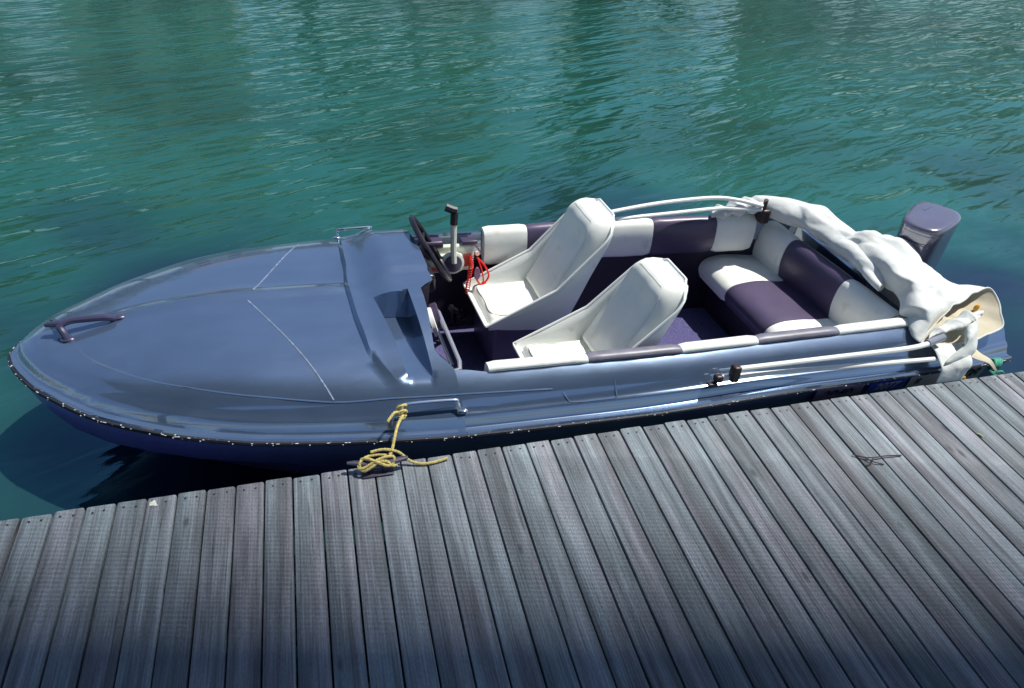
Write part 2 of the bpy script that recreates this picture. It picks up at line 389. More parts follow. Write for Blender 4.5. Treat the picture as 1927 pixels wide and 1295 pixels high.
# side decks and aft deck
def side(sgn):
    es = [-.0005, .004, .006, .012, .022, .027, .032, .038, .045, .052, .06, .07, .085, .10, .12, .14, .155, .165, .17]
    Xn = np.concatenate([np.linspace(.685, .84, 9), np.linspace(.90, 2.80, 60), np.linspace(2.84, 3.27, 12)])
    V = []; n = len(es)
    for X in Xn:
        h = hb(X)
        for e in es:
            ee = e
            inner = .17
            if X < .82: inner = .17 + .02*(1-sm(.70, .84, X))
            ee = e*inner/.17
            V.append(W(X, sgn*(h-ee), Zd(X, h-ee) + (.0035 if .062 < ee < .115 and False else 0)))
        # drop into the cockpit
        V.append(W(X, sgn*(h-inner-.006), Zd(X, h-inner)-.012)); V.append(W(X, sgn*(h-inner-.008), .02))
    n += 2; Fc = []
    for i in range(len(Xn)-1):
        for k in range(n-1): Fc.append((i*n+k, i*n+k+1, (i+1)*n+k+1, (i+1)*n+k))
    return V, Fc
for s in (-1, 1): mb.add(*side(s))
# aft deck between the side decks
V = []; xs = [2.86, 2.865, 2.95, 3.05, 3.12, 3.18, 3.245, 3.25]; ys = np.linspace(-.52, .52, 25)
for X in xs:
    for Y in ys:
        z = .125-.05*sm(3.0, 3.22, X); z = z if X > 2.861 else -.1
        if X > 3.247: z = -.1
        V.append(W(X, Y, z))
n = len(ys); mb.add(V, [(i*n+k, i*n+k+1, (i+1)*n+k+1, (i+1)*n+k) for i in range(len(xs)-1) for k in range(n-1)])
deck = mb.build("deck", M_deck, boat, auto=50)

# raised creases in the deck moulding (worn pale where feet rub them)
def strip(pts, r, z_off=0.0, past=False, n=14):
    P_ = cr([(x, y, 0) for x, y in pts], n)
    return tube([W(p.x, p.y, Zd(p.x, p.y, past)+z_off) for p in P_], r, 6)
mbc = MB()
near_cr = [(-.70, -.12), (-.66, -.19), (-.58, -.27), (-.46, -.36), (-.34, -.425), (-.18, -.49), (-.03, -.535), (.23, -.588), (.45, -.600), (.75, -.612), (1.05, -.622)]
mbc.add(*strip(near_cr, .0032, -.0012)); mbc.add(*strip([(x, -y) for x, y in near_cr[:9]], .003, -.0012))
mbc.build("deck_crease", M_deck, boat)
mbc = MB(); mbc.add(*strip([(-.045, -.03), (.10, -.33), (.21, -.58)], .005, -.0026)); mbc.add(*strip([(-.02, .05), (.10, .26), (.21, .46)], .0045, -.0022))
mbc.build("worn_crease", M_worn, boat)
# shallow access panel on the side deck
mbp = MB()
pn = [(1.09, .085), (1.11, .060), (1.14, .054), (1.30, .054), (1.31, .06), (1.31, .098)]
mbp.add(*tube([W(x, -(hb(x)-e), prof(e)+.0005) for x, e in pn], .0028, 6))
mbp.build("panel_edge", M_deck, boat)

# hull ----------------------------------------------------------
def hull():
    V = []; st = []
    ts = [0, .02, .05, .09, .14, .2, .27, .35, .45, .55, .66, .8, 1.0, 1.3, 1.6, 2.0, 2.4, 2.8, 3.0, 3.17]
    Xn = [-.985+(t)*(.985+.66)/.66 if t <= .66 else None for t in ts]
    Xn = [x for x in Xn if x is not None]+[.8, 1.1, 1.4, 1.8, 2.2, 2.6, 3.0, 3.15, 3.265]
    for X in Xn:
        h = hb(X); row = []
        stem = -.985 + .0
        kz = -.60*sm(-.97, .1, X)**.55 - .02    # keel depth
        cz = max(kz*.72, -.38) ; cf = .55+.35*sm(-.6, .8, X)
        prof_ = [(1.0, .0), (.985, -.022), (.965, -.06), (.94+.0*X, -.15), (.5*(cf+.92), -.25), (cf, cz), (cf*.97-.01, cz-.012), (cf*.5, (cz+kz)/2), (0, kz)]
        for (f_, z) in prof_:
            z = max(z, kz)
            row.append((X, h*f_, z))
        full = [(X, -y, z) for X, y, z in row] + [(X, y, z) for X, y, z in row[::-1][1:]]
        st.append([W(*p) for p in full])
    Vv, Fc = loft(st, close=False)
    n = len(st[0]); Fc.append(tuple((len(st)-1)*n+k for k in range(n)))
    return Vv, Fc
hmb = MB(); hmb.add(*hull()); hull_o = hmb.build("hull", M_hull, boat, auto=40)

# rub rail: dark strip with worn chips and screw heads
def rail():
    mbr = MB(); rings = []
    full = [(x, -y) for x, y in RL[::-1]] + [(x, y) for x, y in RL[1:]]
    P_ = [Vector((x, y, 0)) for x, y in full]
    for i, p in enumerate(P_):
        T = (P_[min(i+1, len(P_)-1)]-P_[max(i-1, 0)]).normalized(); Nn = Vector((-T.y, T.x, 0))*-1
        if Nn.dot(Vector((p.x-.8, p.y, 0))) < 0: Nn = -Nn
        ring = []
        for (o, z) in ((.002, .002), (.008, .001), (.011, -.007), (.008, -.015), (.001, -.018), (-.006, -.018), (-.006, .000)):
            q = p+Nn*o; ring.append(W(q.x, q.y, z*(1-.5*float(sm(1.0, 2.2, p.x)))))
        rings.append(ring)
        if i % 5 == 2 and 0 < i < len(P_)-1 and random.random() < .8:
            q = p+Nn*.0108; mbr.add(*sphere(W(q.x, q.y, -.008+random.uniform(-.001, .001)), random.uniform(.0024, .0036), 6, 4), 1)
    for _ in range(110):
        i = random.randrange(4, len(P_)-4); p = P_[i].lerp(P_[i+1], random.random()); T = (P_[i+1]-P_[i]).normalized(); Nn = Vector((-T.y, T.x, 0))
        if Nn.dot(Vector((p.x-.8, p.y, 0))) < 0: Nn = -Nn
        q = p+Nn*.0085; c_ = W(q.x, q.y, .0012+random.uniform(-.003, .0005)); L_ = random.uniform(.002, .009)
        sp = sphere((0, 0, 0), 1, 6, 4); mbr.add([c_+T*(v.x*L_)+Nn*(v.y*.0022)+Vector((0, 0, v.z*.0012)) for v in sp[0]], sp[1], 1)
    mbr.add(*loft(rings), 0)
    return mbr
rail().build("rub_rail", [M_rubber, mat("bare_gelcoat_chips", (.42, .46, .50), rough=.6, var=.2, vscale=60)], boat, auto=40)

# cockpit tub ---------------------------------------------------
def tub():
    m_ = MB()
    Xn = [.30, .5, .75, 1.2, 1.7, 2.2, 2.7, 2.86]
    rows = []
    for X in Xn:
        h = hb(X)
        rows.append([W(X, y, z) for y, z in ((-(h-.175), .03), (-(h-.16), -.08), (-(h-.19), -.22), (-(h-.22), -.405), (h-.22, -.405), (h-.19, -.22), (h-.16, -.08), (h-.175, .03))])
    V, Fc = loft(rows, close=False); m_.add(V, Fc)
    n = 8; m_.add(rows[0], [tuple(range(8))]); m_.add(rows[-1], [tuple(range(8))])
    return m_
tub().build("cockpit_liner", M_liner, boat, auto=30)
V = []; Xn = np.linspace(.31, 2.85, 30)
for X in Xn:
    for s in (-1, 1): V.append(W(X, s*(hb(X)-.221), -.395))
mesh("carpet", V, [(2*i, 2*i+1, 2*i+3, 2*i+2) for i in range(29)], M_carpet, boat, False)

# coaming pads: alternating white and purple upholstery -------------------
def pad(sgn, x0, x1, m, name, r=1.0):
    n = max(6, int((x1-x0)/.03)); rings = []
    for i in range(n+1):
        t = i/n; X = x0+(x1-x0)*t; h = hb(X)-.170
        endf = 1.0
        if i in (0, n): endf = .93
        zt = Zd(X, h)
        ring = []
        for (dy, dz) in ((.004, .004), (.006, .016), (-.004, .026), (-.024, .029), (-.044, .020), (-.055, .0), (-.062, -.05), (-.064, -.11), (-.056, -.165), (-.045, -.18), (-.012, -.18), (-.012, .0)):
            wr = .0018*noise.noise(Vector((X*14, dz*30, sgn*3)))
            cy, cz = -.03, -.06
            ring.append(W(X, sgn*(h+cy+(dy-cy)*endf+wr), zt+cz+(dz-cz)*endf+wr))
        rings.append(ring)
    mesh(name, *loft(rings), m, padparent, True, auto=60)
pads = mesh("coaming_core", *WV(box(1.0, 2.66, -.53, -.512, .02, .10)), M_liner, boat, False)
padparent = boat
for a, b, m, nm in ((.815, 1.225, M_vw, "white_coaming_pad"), (1.227, 1.632, M_vg, "grey_coaming_pad"), (1.634, 1.99, M_vw, "white_coaming_pad"), (1.992, 2.385, M_vg, "grey_coaming_pad"), (2.387, 2.76, M_vw, "white_coaming_pad")):
    pad(-1, a, b, m, nm)
for a, b, m, nm in ((1.12, 1.345, M_vw, "white_coaming_pad"), (1.347, 1.60, M_vp, "purple_coaming_pad"), (1.602, 2.03, M_vw, "white_coaming_pad"), (2.032, 2.39, M_vp, "purple_coaming_pad"), (2.392, 2.62, M_vw, "white_coaming_pad")):
    pad(1, a, b, m, nm)

# rear bench ----------------------------------------------------
def slab(c0, c1, prof_pts, n=14, bulge=.0, seed=0):
    """sweep a closed profile (X,Z) from Y=c0 to Y=c1"""
    rings = []
    for i in range(n+1):
        t = i/n; Y = c0+(c1-c0)*t; f_ = .96 if i in (0, n) else 1.0
        cx = sum(p[0] for p in prof_pts)/len(prof_pts); cz = sum(p[1] for p in prof_pts)/len(prof_pts)
        rings.append([W(cx+(p[0]-cx)*f_+.002*noise.noise(Vector((Y*9, p[0]*9, seed))), Y, cz+(p[1]-cz)*f_+.003*noise.noise(Vector((Y*8, p[0]*12, seed+5)))) for p in prof_pts])
    return loft(rings)
def rprof(pts, n=4):
    q = cr([(a, b, 0) for a, b in pts+pts[:1]], n)[:-1]; return [(p.x, p.y) for p in q]
cush = rprof([(2.385, -.20), (2.375, -.15), (2.40, -.108), (2.46, -.085), (2.56, -.080), (2.68, -.09), (2.76, -.10), (2.78, -.20), (2.6, -.215)], 4)
bench = mesh("bench_base", *WV(box(2.43, 2.84, -.46, .47, -.395, -.19)), M_liner, boat, False)
for a, b, m, nm in ((.575, .255, M_vw, "white_bench_cushion"), (.252, -.100, M_vp, "purple_bench_cushion"), (-.103, -.50, M_vw, "white_bench_cushion")):
    mesh(nm, *slab(a, b, cush, seed=a), m, boat, True, auto=60)
back = rprof([(2.70, -.11), (2.685, -.02), (2.69, .07), (2.71, .118), (2.745, .135), (2.785, .118), (2.80, .05), (2.82, -.10)], 4)
def sk(VF):   # the backrest leans a little further aft at its near end
    V2 = []
    for v in VF[0]: V2.append(v + Vector((.065*(.85+.45-v.y) if v.y < 1.4 else 0, 0, 0)))
    return V2, VF[1]
for a, b, m, nm in ((.555, .305, M_vw, "white_bench_backrest"), (.302, -.088, M_vp, "purple_bench_backrest"), (-.091, -.40, M_vw, "white_bench_backrest")):
    mesh(nm, *sk(slab(a, b, back, seed=a+3)), m, boat, True, auto=60)

# bucket seats --------------------------------------------------
def seat(x0, y0, top=.40, lean=0.0, flip=1):
    root = bpy.data.objects.new("bucket_seat", None); COL.objects.link(root); root.parent = boat; ORG[root.name] = ORG[boat.name]
    def T(x, y, z): return W(x0+x+lean*max(z+.1, 0), y0+y, z)
    # shell: cross-sections along the side profile, wings on both sides
    secs = []   # (x,z of pan centre, wing top offset up, half width)
    path = cr([(0, 0, -.100), (.06, 0, -.130), (.20, 0, -.150), (.34, 0, -.155), (.405, 0, -.12), (.45, 0, -.02), (.50, 0, .12), (.565, 0, .28), (.628, 0, top+.012)], 4)
    def rim(t):     # upper edge of the wing: nearly straight from the front lip to the head
        a, b, c = Vector((.0, 0, -.095)), Vector((.34, 0, .085)), Vector((.615, 0, top+.0))
        if t < .5: return a.lerp(b, t*2)
        return b.lerp(c, t*2-1)
    rings = []; n = len(path)
    for i, p in enumerate(path):
        t = i/(n-1); q = rim(t); hw = .190-.004*t-.030*sm(.86, 1, t)-.07*float(sm(.92, 1.02, t))**1.5
        r_ = []
        for s, f in ((-1, 1.0), (-1, .75), (-1, .5), (-1, .25), (-1, .06)):
            pt = p.lerp(q, f); r_.append(T(pt.x, s*(hw-.018*(1-f)), pt.z))
        for y in (-.13, -.05, .05, .13): r_.append(T(p.x, y*hw/.188, p.z))
        for s, f in ((1, .06), (1, .25), (1, .5), (1, .75), (1, 1.0)):
            pt = p.lerp(q, f); r_.append(T(pt.x, s*(hw-.018*(1-f)), pt.z))
        rings.append(r_)
    o = mesh("shell", *loft(rings, close=False), M_shell, root, True, auto=50)
    sd = o.modifiers.new("s", 'SOLIDIFY'); sd.thickness = .009; sd.offset = 0
    # rim bead
    L1 = [r_[0] for r_ in rings]; L2 = [r_[-1] for r_ in rings]
    m_ = MB(); m_.add(*tube(L1, .006, 6)); m_.add(*tube(L2, .006, 6)); m_.add(*tube(rings[0], .006, 6)); m_.add(*tube(rings[-1], .006, 6))
    m_.build("rim", M_shell, root)
    # seat cushion
    def pillow(nx, ny, f):
        V = []; Fc = []
        for j in range(ny+1):
            for i in range(nx+1): V.append(f(i/nx, j/ny, 1))
        k = len(V)
        for j in range(ny+1):
            for i in range(nx+1): V.append(f(i/nx, j/ny, -1))
        w_ = nx+1
        for j in range(ny):
            for i in range(nx):
                a = j*w_+i; Fc.append((a, a+1, a+w_+1, a+w_)); Fc.append((k+a, k+a+w_, k+a+w_+1, k+a+1))
        rim_ = [i for i in range(w_)] + [j*w_+nx for j in range(1, ny+1)] + [ny*w_+i for i in range(nx-1, -1, -1)] + [j*w_ for j in range(ny-1, 0, -1)]
        for a, b in zip(rim_, rim_[1:]+rim_[:1]): Fc.append((a, b, k+b, k+a))
        return V, Fc
    def fcush(u, v, s):
        x = .022+u*.35; y = (v-.5)*.335
        ex = min(1, min(u, 1-u)/.10+.0); ey = min(1, min(v, 1-v)/.12)
        e = (math.sqrt(max(0, 1-(1-ex)**2)))*(math.sqrt(max(0, 1-(1-ey)**2)))
        if s < 0: return T(x, y, -.135)
        z = -.118+.052*e+.012*math.sin(math.pi*v)*0 -.016*math.sin(math.pi*u)*math.sin(math.pi*v)
        z += .004*noise.noise(Vector((x*14, y*14, y0*7)))
        return T(x, y*(.94+.06*e), z)
    mesh("cushion", *pillow(22, 22, fcush), M_vw, root, True, auto=75)
    # back cushion
    def fback(u, v, s):
        # v: bottom->top, u: across
        yy = u-.5; hw = .168-.010*v
        k = 0.0
        # rounded head
        vv = v
        top_cut = .62
        if v > top_cut:
            q = (v-top_cut)/(1-top_cut); k = 1-math.sqrt(max(0, 1-q**3*.92)); hw *= (1-.42*k)
        xb = .352+.235*vv; zb = -.085+(top+.085-.0)*vv
        eu = min(1, min(u, 1-u)/.22); ev = min(1, min(v*3, (1-v))/.16)
        e = math.sqrt(max(0, 1-(1-eu)**2))*math.sqrt(max(0, 1-(1-max(0, ev))**2))
        if s < 0: return T(xb+.035, yy*2*hw, zb)
        bolster = .010*sm(.24, .42, abs(yy)) + .014*sm(.70, .9, v)
        d = .028+.040*e+bolster*e
        x = xb-d*.93+.012; z = zb+d*.30
        x += .003*noise.noise(Vector((u*5, v*5, y0*5)))
        return T(x, yy*2*hw, z)
    mesh("backrest", *pillow(26, 30, fback), M_vw, root, True, auto=75)
    m_ = MB()
    loop = [(.10, v) for v in np.linspace(.04, .86, 14)] + [(u, .93) for u in np.linspace(.16, .84, 10)] + [(.90, v) for v in np.linspace(.86, .04, 14)]
    m_.add(*tube(cr([fback(u, v, 1)+Vector((.0006, 0, -.0002)) for u, v in loop], 2), .0018, 5))
    m_.add(*tube(cr([fcush(u, v, 1)+Vector((0, 0, .0004)) for u, v in [(.95, .12), (.5, .10), (.10, .12), (.08, .5), (.10, .88), (.5, .90), (.95, .88)]], 6), .0022, 5))
    m_.build("piping", M_pip, root)
    # pedestal box
    m_ = MB(); bx = box(.055, .40, -.155, .155, -.395, -.135, .012)
    m_.add([T(v.x+(.0 if v.z > -.2 else -.01), v.y, v.z) for v in bx[0]], bx[1])
    m_.build("pedestal", M_base, root, auto=30)
    return root
sA = seat(1.005, .262, .395); sA["label"] = "far side helm seat behind the steering wheel"
sB = seat(1.09, -.262, .37); sB["label"] = "near side passenger seat beside the striped coaming pad"

# helm ----------------------------------------------------------
# dash bulkhead under the scuttle
m_ = MB(); ys = np.linspace(-.55, .55, 24); V = []
for Y in ys:
    X = Xr(Y); zt = Zd(X, Y, True)
    V += [W(X-.001, Y, zt-.001), W(X-.012, Y, zt-.02), W(X-.03, Y, .04), W(X-.05, Y, -.1)]
m_.add(V, [(4*i+k, 4*i+k+1, 4*i+k+5, 4*i+k+4) for i in range(len(ys)-1) for k in range(3)])
m_.build("dash_panel", M_liner, boat, auto=30)
# instrument rings
def disc(c, n, r, h, seg=24, rin=None):
    c = Vector(c); n = Vector(n).normalized(); a = n.orthogonal().normalized(); b = n.cross(a)
    R_ = []
    for (rr_, hh) in ((r, 0), (r, h), (r*.9, h+.003), (r*.01, h+.003)):
        R_.append([c+a*rr_*math.cos(2*math.pi*k/seg)+b*rr_*math.sin(2*math.pi*k/seg)+n*hh for k in range(seg)])
    return loft(R_)
m_ = MB(); m_.add(*disc(W(.715, .13, .16), (1, 0, .25), .055, .012)); m_.build("gauge", M_pole, boat)
m_ = MB(); m_.add(*disc(W(.680, -.165, .14), (1, 0, .25), .062, .018)); g2 = m_.build("gauge", M_pole, boat)
m_ = MB(); m_.add(*disc(W(.700, -.135, .14), (1, 0, .3), .060, .028)); m_.build("speaker", M_dkplum, boat)
# steering wheel
wc = W(.80, .30, .215); wd = Vector((.48, -.04, -.88)).normalized(); wy = Vector((-.04, 1, -.02)); wy = (wy-wd*wy.dot(wd)).normalized(); wn = wd.cross(wy).normalized()
if wn.x < 0: wn = -wn
m_ = MB(); RW = .168
m_.add(*tube([wc+(wd*math.cos(a)+wy*math.sin(a))*RW for a in np.linspace(0, 2*math.pi, 49)], .0135, 10, cap=False))
wheel = m_.build("steering_wheel", M_black, boat)
m_ = MB()
for a in (math.radians(95), math.radians(-95), math.radians(0)):
    m_.add(*tube([wc-wn*.03+(wd*math.cos(a)+wy*math.sin(a))*.02, wc-wn*.02+(wd*math.cos(a)+wy*math.sin(a))*.09, wc+(wd*math.cos(a)+wy*math.sin(a))*RW], .008, 8))
m_.add(*disc(wc-wn*.04, wn, .04, .02)); m_.add(*tube([wc-wn*.03, wc-wn*.12], .02, 10)); m_.build("wheel_spokes", M_black, wheel)
m_ = MB(); bx = box(.70, .80, .20, .40, .03, .13, .02); m_.add(*WV(bx)); m_.build("helm_cowl", M_black, boat)
# remote control box on the far coaming
ctrl = mesh("control_box", *WV(box(.775, 1.055, .445, .475, -.01, .135, .010)), M_ctrl, boat, True, auto=35)
def C(X, dy, Z): return W(X, .445-dy, Z)
m_ = MB(); m_.add(*WV(box(.80, .99, .415, .45, .0, .10, .014))); m_.build("housing", M_ctrl, ctrl)
m_ = MB(); m_.add(*disc(C(.935, .028, .062), (0, -1, .15), .058, .016, 28)); m_.build("hub_ring", M_ctrl, ctrl)
m_ = MB(); m_.add(*disc(C(.935, .046, .064), (0, -1, .15), .044, .006, 28)); m_.build("hub_cap", M_dkplum, ctrl)
for q_ in ((1.00, 1.04, .435, .4448, .02, .085), (.825, .87, .402, .4148, .02, .036)): mesh("red_label_plate", *WV(box(*q_)), M_redlab, ctrl, False)
for q_ in ((.76, .90, .44, .50, .125, .165, .012), (.99, 1.07, .44, .49, .137, .16, .006)): mesh("mounting_bracket", *WV(box(*q_)), M_dkplum, ctrl, True, auto=35)
lev = [C(.938, .05, .07), C(.938, .038, .15), C(.94, .034, .22), C(.942, .03, .285)]
m_ = MB(); m_.add(*tube(lev, .0155, 8)); m_.build("lever", M_ctrl, ctrl)
m_ = MB(); m_.add(*tube([C(.942, .03, .275), C(.945, .03, .335)], .019, 8)); m_.add(*tube([C(.955, .03, .345), C(.935, .028, .35), C(.905, .02, .362)], .020, 8)); m_.build("lever_grip", M_black, ctrl)
m_ = MB(); m_.add(*disc(C(1.06, .02, .10), (0.2, -1, .2), .012, .012, 12)); m_.build("ignition_key", mat("key_pink", (.75, .45, .38), rough=.4, var=.1), ctrl)

# kill cord (hangs from the key)
kc = thing("kill_cord", tuple(C(1.05, .03, .09)), "coiled red kill cord hanging from the engine control box", "cord")
P_ = []
a0, a1 = C(1.035, .03, .085), C(1.0, .07, -.10)
for i in range(220):
    t = i/219; c = a0.lerp(a1, t); an = t*2*math.pi*16; P_.append(c+Vector((math.cos(an)*.010, math.sin(an)*.006, math.sin(an)*.006)))
m_ = MB(); m_.add(*tube(P_, .0028, 5)); 
P_ = cr([C(1.06, .03, .08), C(1.10, .035, .03), C(1.12, .04, -.03), C(1.08, .05, -.07), C(1.05, .05, -.02), C(1.06, .04, .03)], 8)
m_.add(*tube(P_, .0055, 6)); P_ = cr([C(1.065, .035, .07), C(1.085, .04, .0), C(1.09, .045, -.06), C(1.05, .05, -.075)], 8); m_.add(*tube(P_, .0045, 6)); m_.build("coil", M_red, kc)
m_ = MB(); m_.add(*disc(C(1.055, .052, .0), (.1, -1, .25), .022, .004, 20)); V2 = [ORG[kc.name]+(v-ORG[kc.name]) for v in m_.V]
cc = C(1.055, .052, .0); m_.V = [Vector((cc.x+(v.x-cc.x)*.8, v.y, cc.z+(v.z-cc.z)*1.6)) for v in m_.V]; m_.build("tag", mat("tag_plum", (.16, .05, .12), rough=.4, var=.2), kc)
m_ = MB(); m_.add(*sphere(C(.985, .03, -.26), .035, 12, 8, (1, .8, 1))); m_.add(*tube([C(.93, .03, -.20), C(.95, .02, -.32)], .012, 8)); m_.add(*tube([C(.90, .12, -.15), C(.96, .06, -.22), C(.985, .03, -.26)], .014, 8)); m_.build("foot_pedal", M_black, boat)

# tray wall grab bars on the near side
m_ = MB(); m_.add(*tube([W(.678, -.10, .155), W(.712, -.105, .165), W(.722, -.14, .165), W(.728, -.44, .135), W(.72, -.475, .125), W(.69, -.48, .12)], .0105, 10))
m_.add(*tube([W(.682, -.15, .12), W(.700, -.16, .125), W(.705, -.42, .10)], .008, 8)); m_.build("grab_bar", M_greytube, boat)

# bow handle
def handle(name, pts, r, m, feet, fr=.016):
    m_ = MB(); m_.add(*tube(cr(pts, 6), r, 10))
    for f_ in feet: m_.add(*sphere(f_, fr, 10, 6, (1.6, 1.0, .45)))
    return m_.build(name, m, boat)
zb = lambda X, Y: Zd(X, Y)
f1, f2 = (-.735, -.075), (-.545, -.012); z1, z2 = zb(*f1), zb(*f2)
handle("bow_handle", [W(*f1, z1), W(-.742, -.066, z1+.02), W(-.752, -.045, .158), W(-.715, -.03, .170), W(-.65, -.028, .173), W(-.585, -.025, .172), W(-.562, -.018, .160), W(*f2, z2)], .0145, M_bow, [W(*f1, z1+.002), W(*f2, z2+.002)], .018)
m_ = MB(); m_.add(*tube(cr([W(-.745, -.04, .165), W(-.785, -.028, .158), W(-.81, -.02, .150)], 4), lambda t: .014-.005*t, 8)); m_.add(*tube([W(-.80, .05, z1+.01), W(-.75, -.04, .160)], .010, 8)); m_.build("bow_fairlead", M_bow, boat)
# side handles in chrome
for sg, x0, x1, e0 in ((-1, .455, .665, .060), ):
    y0 = -(hb(x0)-e0)
    handle("side_handle", [W(x0, y0-.012, .075), W(x0, y0, .105), W(x0+.02, y0+.004, .118), W(x1-.02, y0+.004, .118), W(x1, y0, .105), W(x1+.004, y0-.012, .075)], .0065, M_chrome, [W(x0-.012, y0-.012, .072), W(x1+.016, y0-.012, .072)], .013)
handle("side_handle", [W(.40, .50, .17), W(.398, .47, .235), W(.41, .455, .25), W(.54, .47, .25), W(.555, .48, .24), W(.55, .50, .19)], .0060, M_chrome, [W(.39, .47, .20), W(.54, .46, .235)], .013)
m_ = MB(); m_.add(*tube([W(.425, .42, .225), W(.47, .42, .235), W(.525, .45, .245)], .006, 8)); m_.build("handle_brace", M_chrome, boat)

# outboard -----------------------------------------------------
def outboard():
    ax = Vector((.86, .50, 0)).normalized(); ay = Vector((-.50, .86, 0)).normalized()
    c0 = Vector((3.277, .800, 0)); ZT = .375
    def sec(z, la, lb, dx=0, ex=3.6):
        out = []
        for k in range(32):
            a = 2*math.pi*k/32; ca, sa = math.cos(a), math.sin(a)
            rr_ = (abs(ca)**ex+abs(sa)**ex)**(-1/ex)
            tp = 1+.12*ca
            out.append(c0+ax*(la*rr_*ca+dx)+ay*(lb*rr_*sa*tp)+Vector((0, 0, z+ .06*la*ca*(z > .1))))
        return out
    root = bpy.data.objects.new("outboard_motor", None); COL.objects.link(root); root.parent = boat; ORG[root.name] = ORG[boat.name]
    low = [sec(z, a, b, d) for z, a, b, d in ((-.10, .10, .08, .0), (.0, .135, .095, .0), (.10, .148, .103, 0), (.28, .157, .110, .003), (.325, .160, .112, .004), (.335, .157, .110, .004))]
    mesh("cowl", *loft(low), M_cowl, root, True, auto=40)
    top = [sec(z, a, b, d) for z, a, b, d in ((.333, .160, .1125, .004), (.352, .160, .1125, .004), (.362, .155, .108, .004), (.367, .146, .100, .004), (.3685, .13, .086, .004), (.3695, .09, .06, .004), (.370, .04, .026, .004))]
    mesh("cowl_lid", *loft(top), M_cowl, root, True, auto=50)
    # recessed front panel line and catch
    f0 = c0-ax*.160
    m_ = MB(); m_.add(*tube([f0+ay*-.07+Vector((0, 0, .02)), f0+ay*-.075+Vector((0, 0, .27)), f0+ay*.06+Vector((0, 0, .28)), f0+ay*.06+Vector((0, 0, .05))], .0035, 6)); m_.build("panel_seam", M_dkplum, root)
    m_ = MB(); m_.add(*tube([c0+ax*.03+ay*.10+Vector((0, 0, .366)), c0+ax*.03+ay*.045+Vector((0, 0, .371)), c0+ax*.11+ay*.035+Vector((0, 0, .3735)), c0+ax*.12+ay*.075+Vector((0, 0, .371))], .0018, 6)); m_.build("lid_seam", M_dkplum, root)
    leg = [sec(z, a, b, d) for z, a, b, d in ((-.95, .07, .02, .05), (-.6, .08, .025, .04), (-.3, .075, .05, .02), (-.10, .09, .07, 0))]
    mesh("leg", *loft(leg), M_cowl, root, True, auto=40)
    m_ = MB(); V_, F_ = box(3.10, 3.24, .68, .86, -.25, .06, .02); m_.add(V_, F_); m_.build("clamp_bracket", M_black, root)
outboard()

# bimini frame tubes laid back along both sides
def pole(name, pts, r, m=M_pole): 
    m_ = MB(); m_.add(*tube(cr(pts, 5), r, 10)); return m_.build(name, m, boat)
pole("bimini_tube", [W(1.80, -.690, .170), W(2.2, -.684, .172), W(2.60, -.675, .172), W(2.74, -.655, .172)], .0115)
pole("bimini_tube", [W(1.745, -.672, .118), W(2.2, -.684, .118), W(2.74, -.700, .118)], .0105)
pole("tube_grip", [W(2.72, -.656, .174), W(2.82, -.632, .178)], .0155, M_greytube)
pole("bimini_tube", [W(1.60, .365, .30), W(1.80, .42, .30), W(2.05, .462, .305), W(2.33, .485, .305), W(2.47, .465, .295), W(2.6, .43, .27)], .0105)
pole("bimini_tube", [W(1.64, .40, .245), W(1.80, .42, .25), W(2.05, .441, .25), W(2.36, .465, .252), W(2.465, .455, .25), W(2.6, .43, .25)], .0105)
m_ = MB(); m_.add(*WV(box(1.778, 1.812, -.703, -.667, .105, .183, .008))); m_.add(*WV(box(1.718, 1.752, -.688, -.658, .098, .132, .008))); m_.add(*WV(box(1.69, 1.73, -.69, -.665, .082, .098, .004))); m_.build("deck_hinge", M_brown, boat)
m_ = MB(); m_.add(*WV(box(2.615, 2.665, .43, .50, .16, .24, .01))); m_.add(*tube([W(2.64, .47, .17), W(2.62, .44, .30)], .012, 8)); m_.build("deck_hinge", M_brown, boat)

# hull lettering on the quarter, mostly hidden by the pier
def text_obj(s, size, loc, m, name, shear=.2):
    cu = bpy.data.curves.new("t", 'FONT'); cu.body = s; cu.size = size; cu.extrude = .0006; cu.shear = shear; cu.offset = .0012
    o = bpy.data.objects.new("t", cu); COL.objects.link(o); bpy.context.view_layer.update()
    dg = bpy.context.evaluated_depsgraph_get(); me = bpy.data.meshes.new_from_object(o.evaluated_get(dg))
    V = []; 
    for v in me.vertices:
        X = loc[0]+v.co.x; Z = loc[2]+v.co.y
        V.append(W(X, -(hb(X)*(.985-.02*min(1, max(0, (-.022-Z)/.06)))+loc[1]+v.co.z), Z))
    Fc = [tuple(p.vertices) for p in me.polygons]
    bpy.data.objects.remove(o); bpy.data.curves.remove(cu)
    mesh(name, V, Fc, m, boat, False)
def decal(x0, x1, z0, z1, m, name, off=.002):
    V = []; n = 8
    for i in range(n+1):
        X = x0+(x1-x0)*i/n
        for Z in (z0, z1): V.append(W(X, -(hb(X)*(.985-.02*min(1, max(0, (-.022-Z)/.06)))+off), Z))
    mesh(name, V, [(2*i, 2*i+1, 2*i+3, 2*i+2) for i in range(n)], m, boat, False)
decal(2.70, 3.13, -.125, -.021, M_plate, "registration_panel"); decal(2.22, 2.46, -.125, -.021, M_plate2, "registration_panel")
decal(2.49, 2.68, -.12, -.026, M_blue, "blue_sticker", .003)
text_obj("1708", .085, (2.925, .006, -.083), M_ink, "registration_number")
text_obj("2040", .075, (2.255, .006, -.092), M_ink, "registration_number")
text_obj("2077", .06, (2.52, .007, -.075), M_plate, "sticker_digits")
text_obj("II", .06, (2.735, .006, -.078), M_ink, "registration_number", 0)

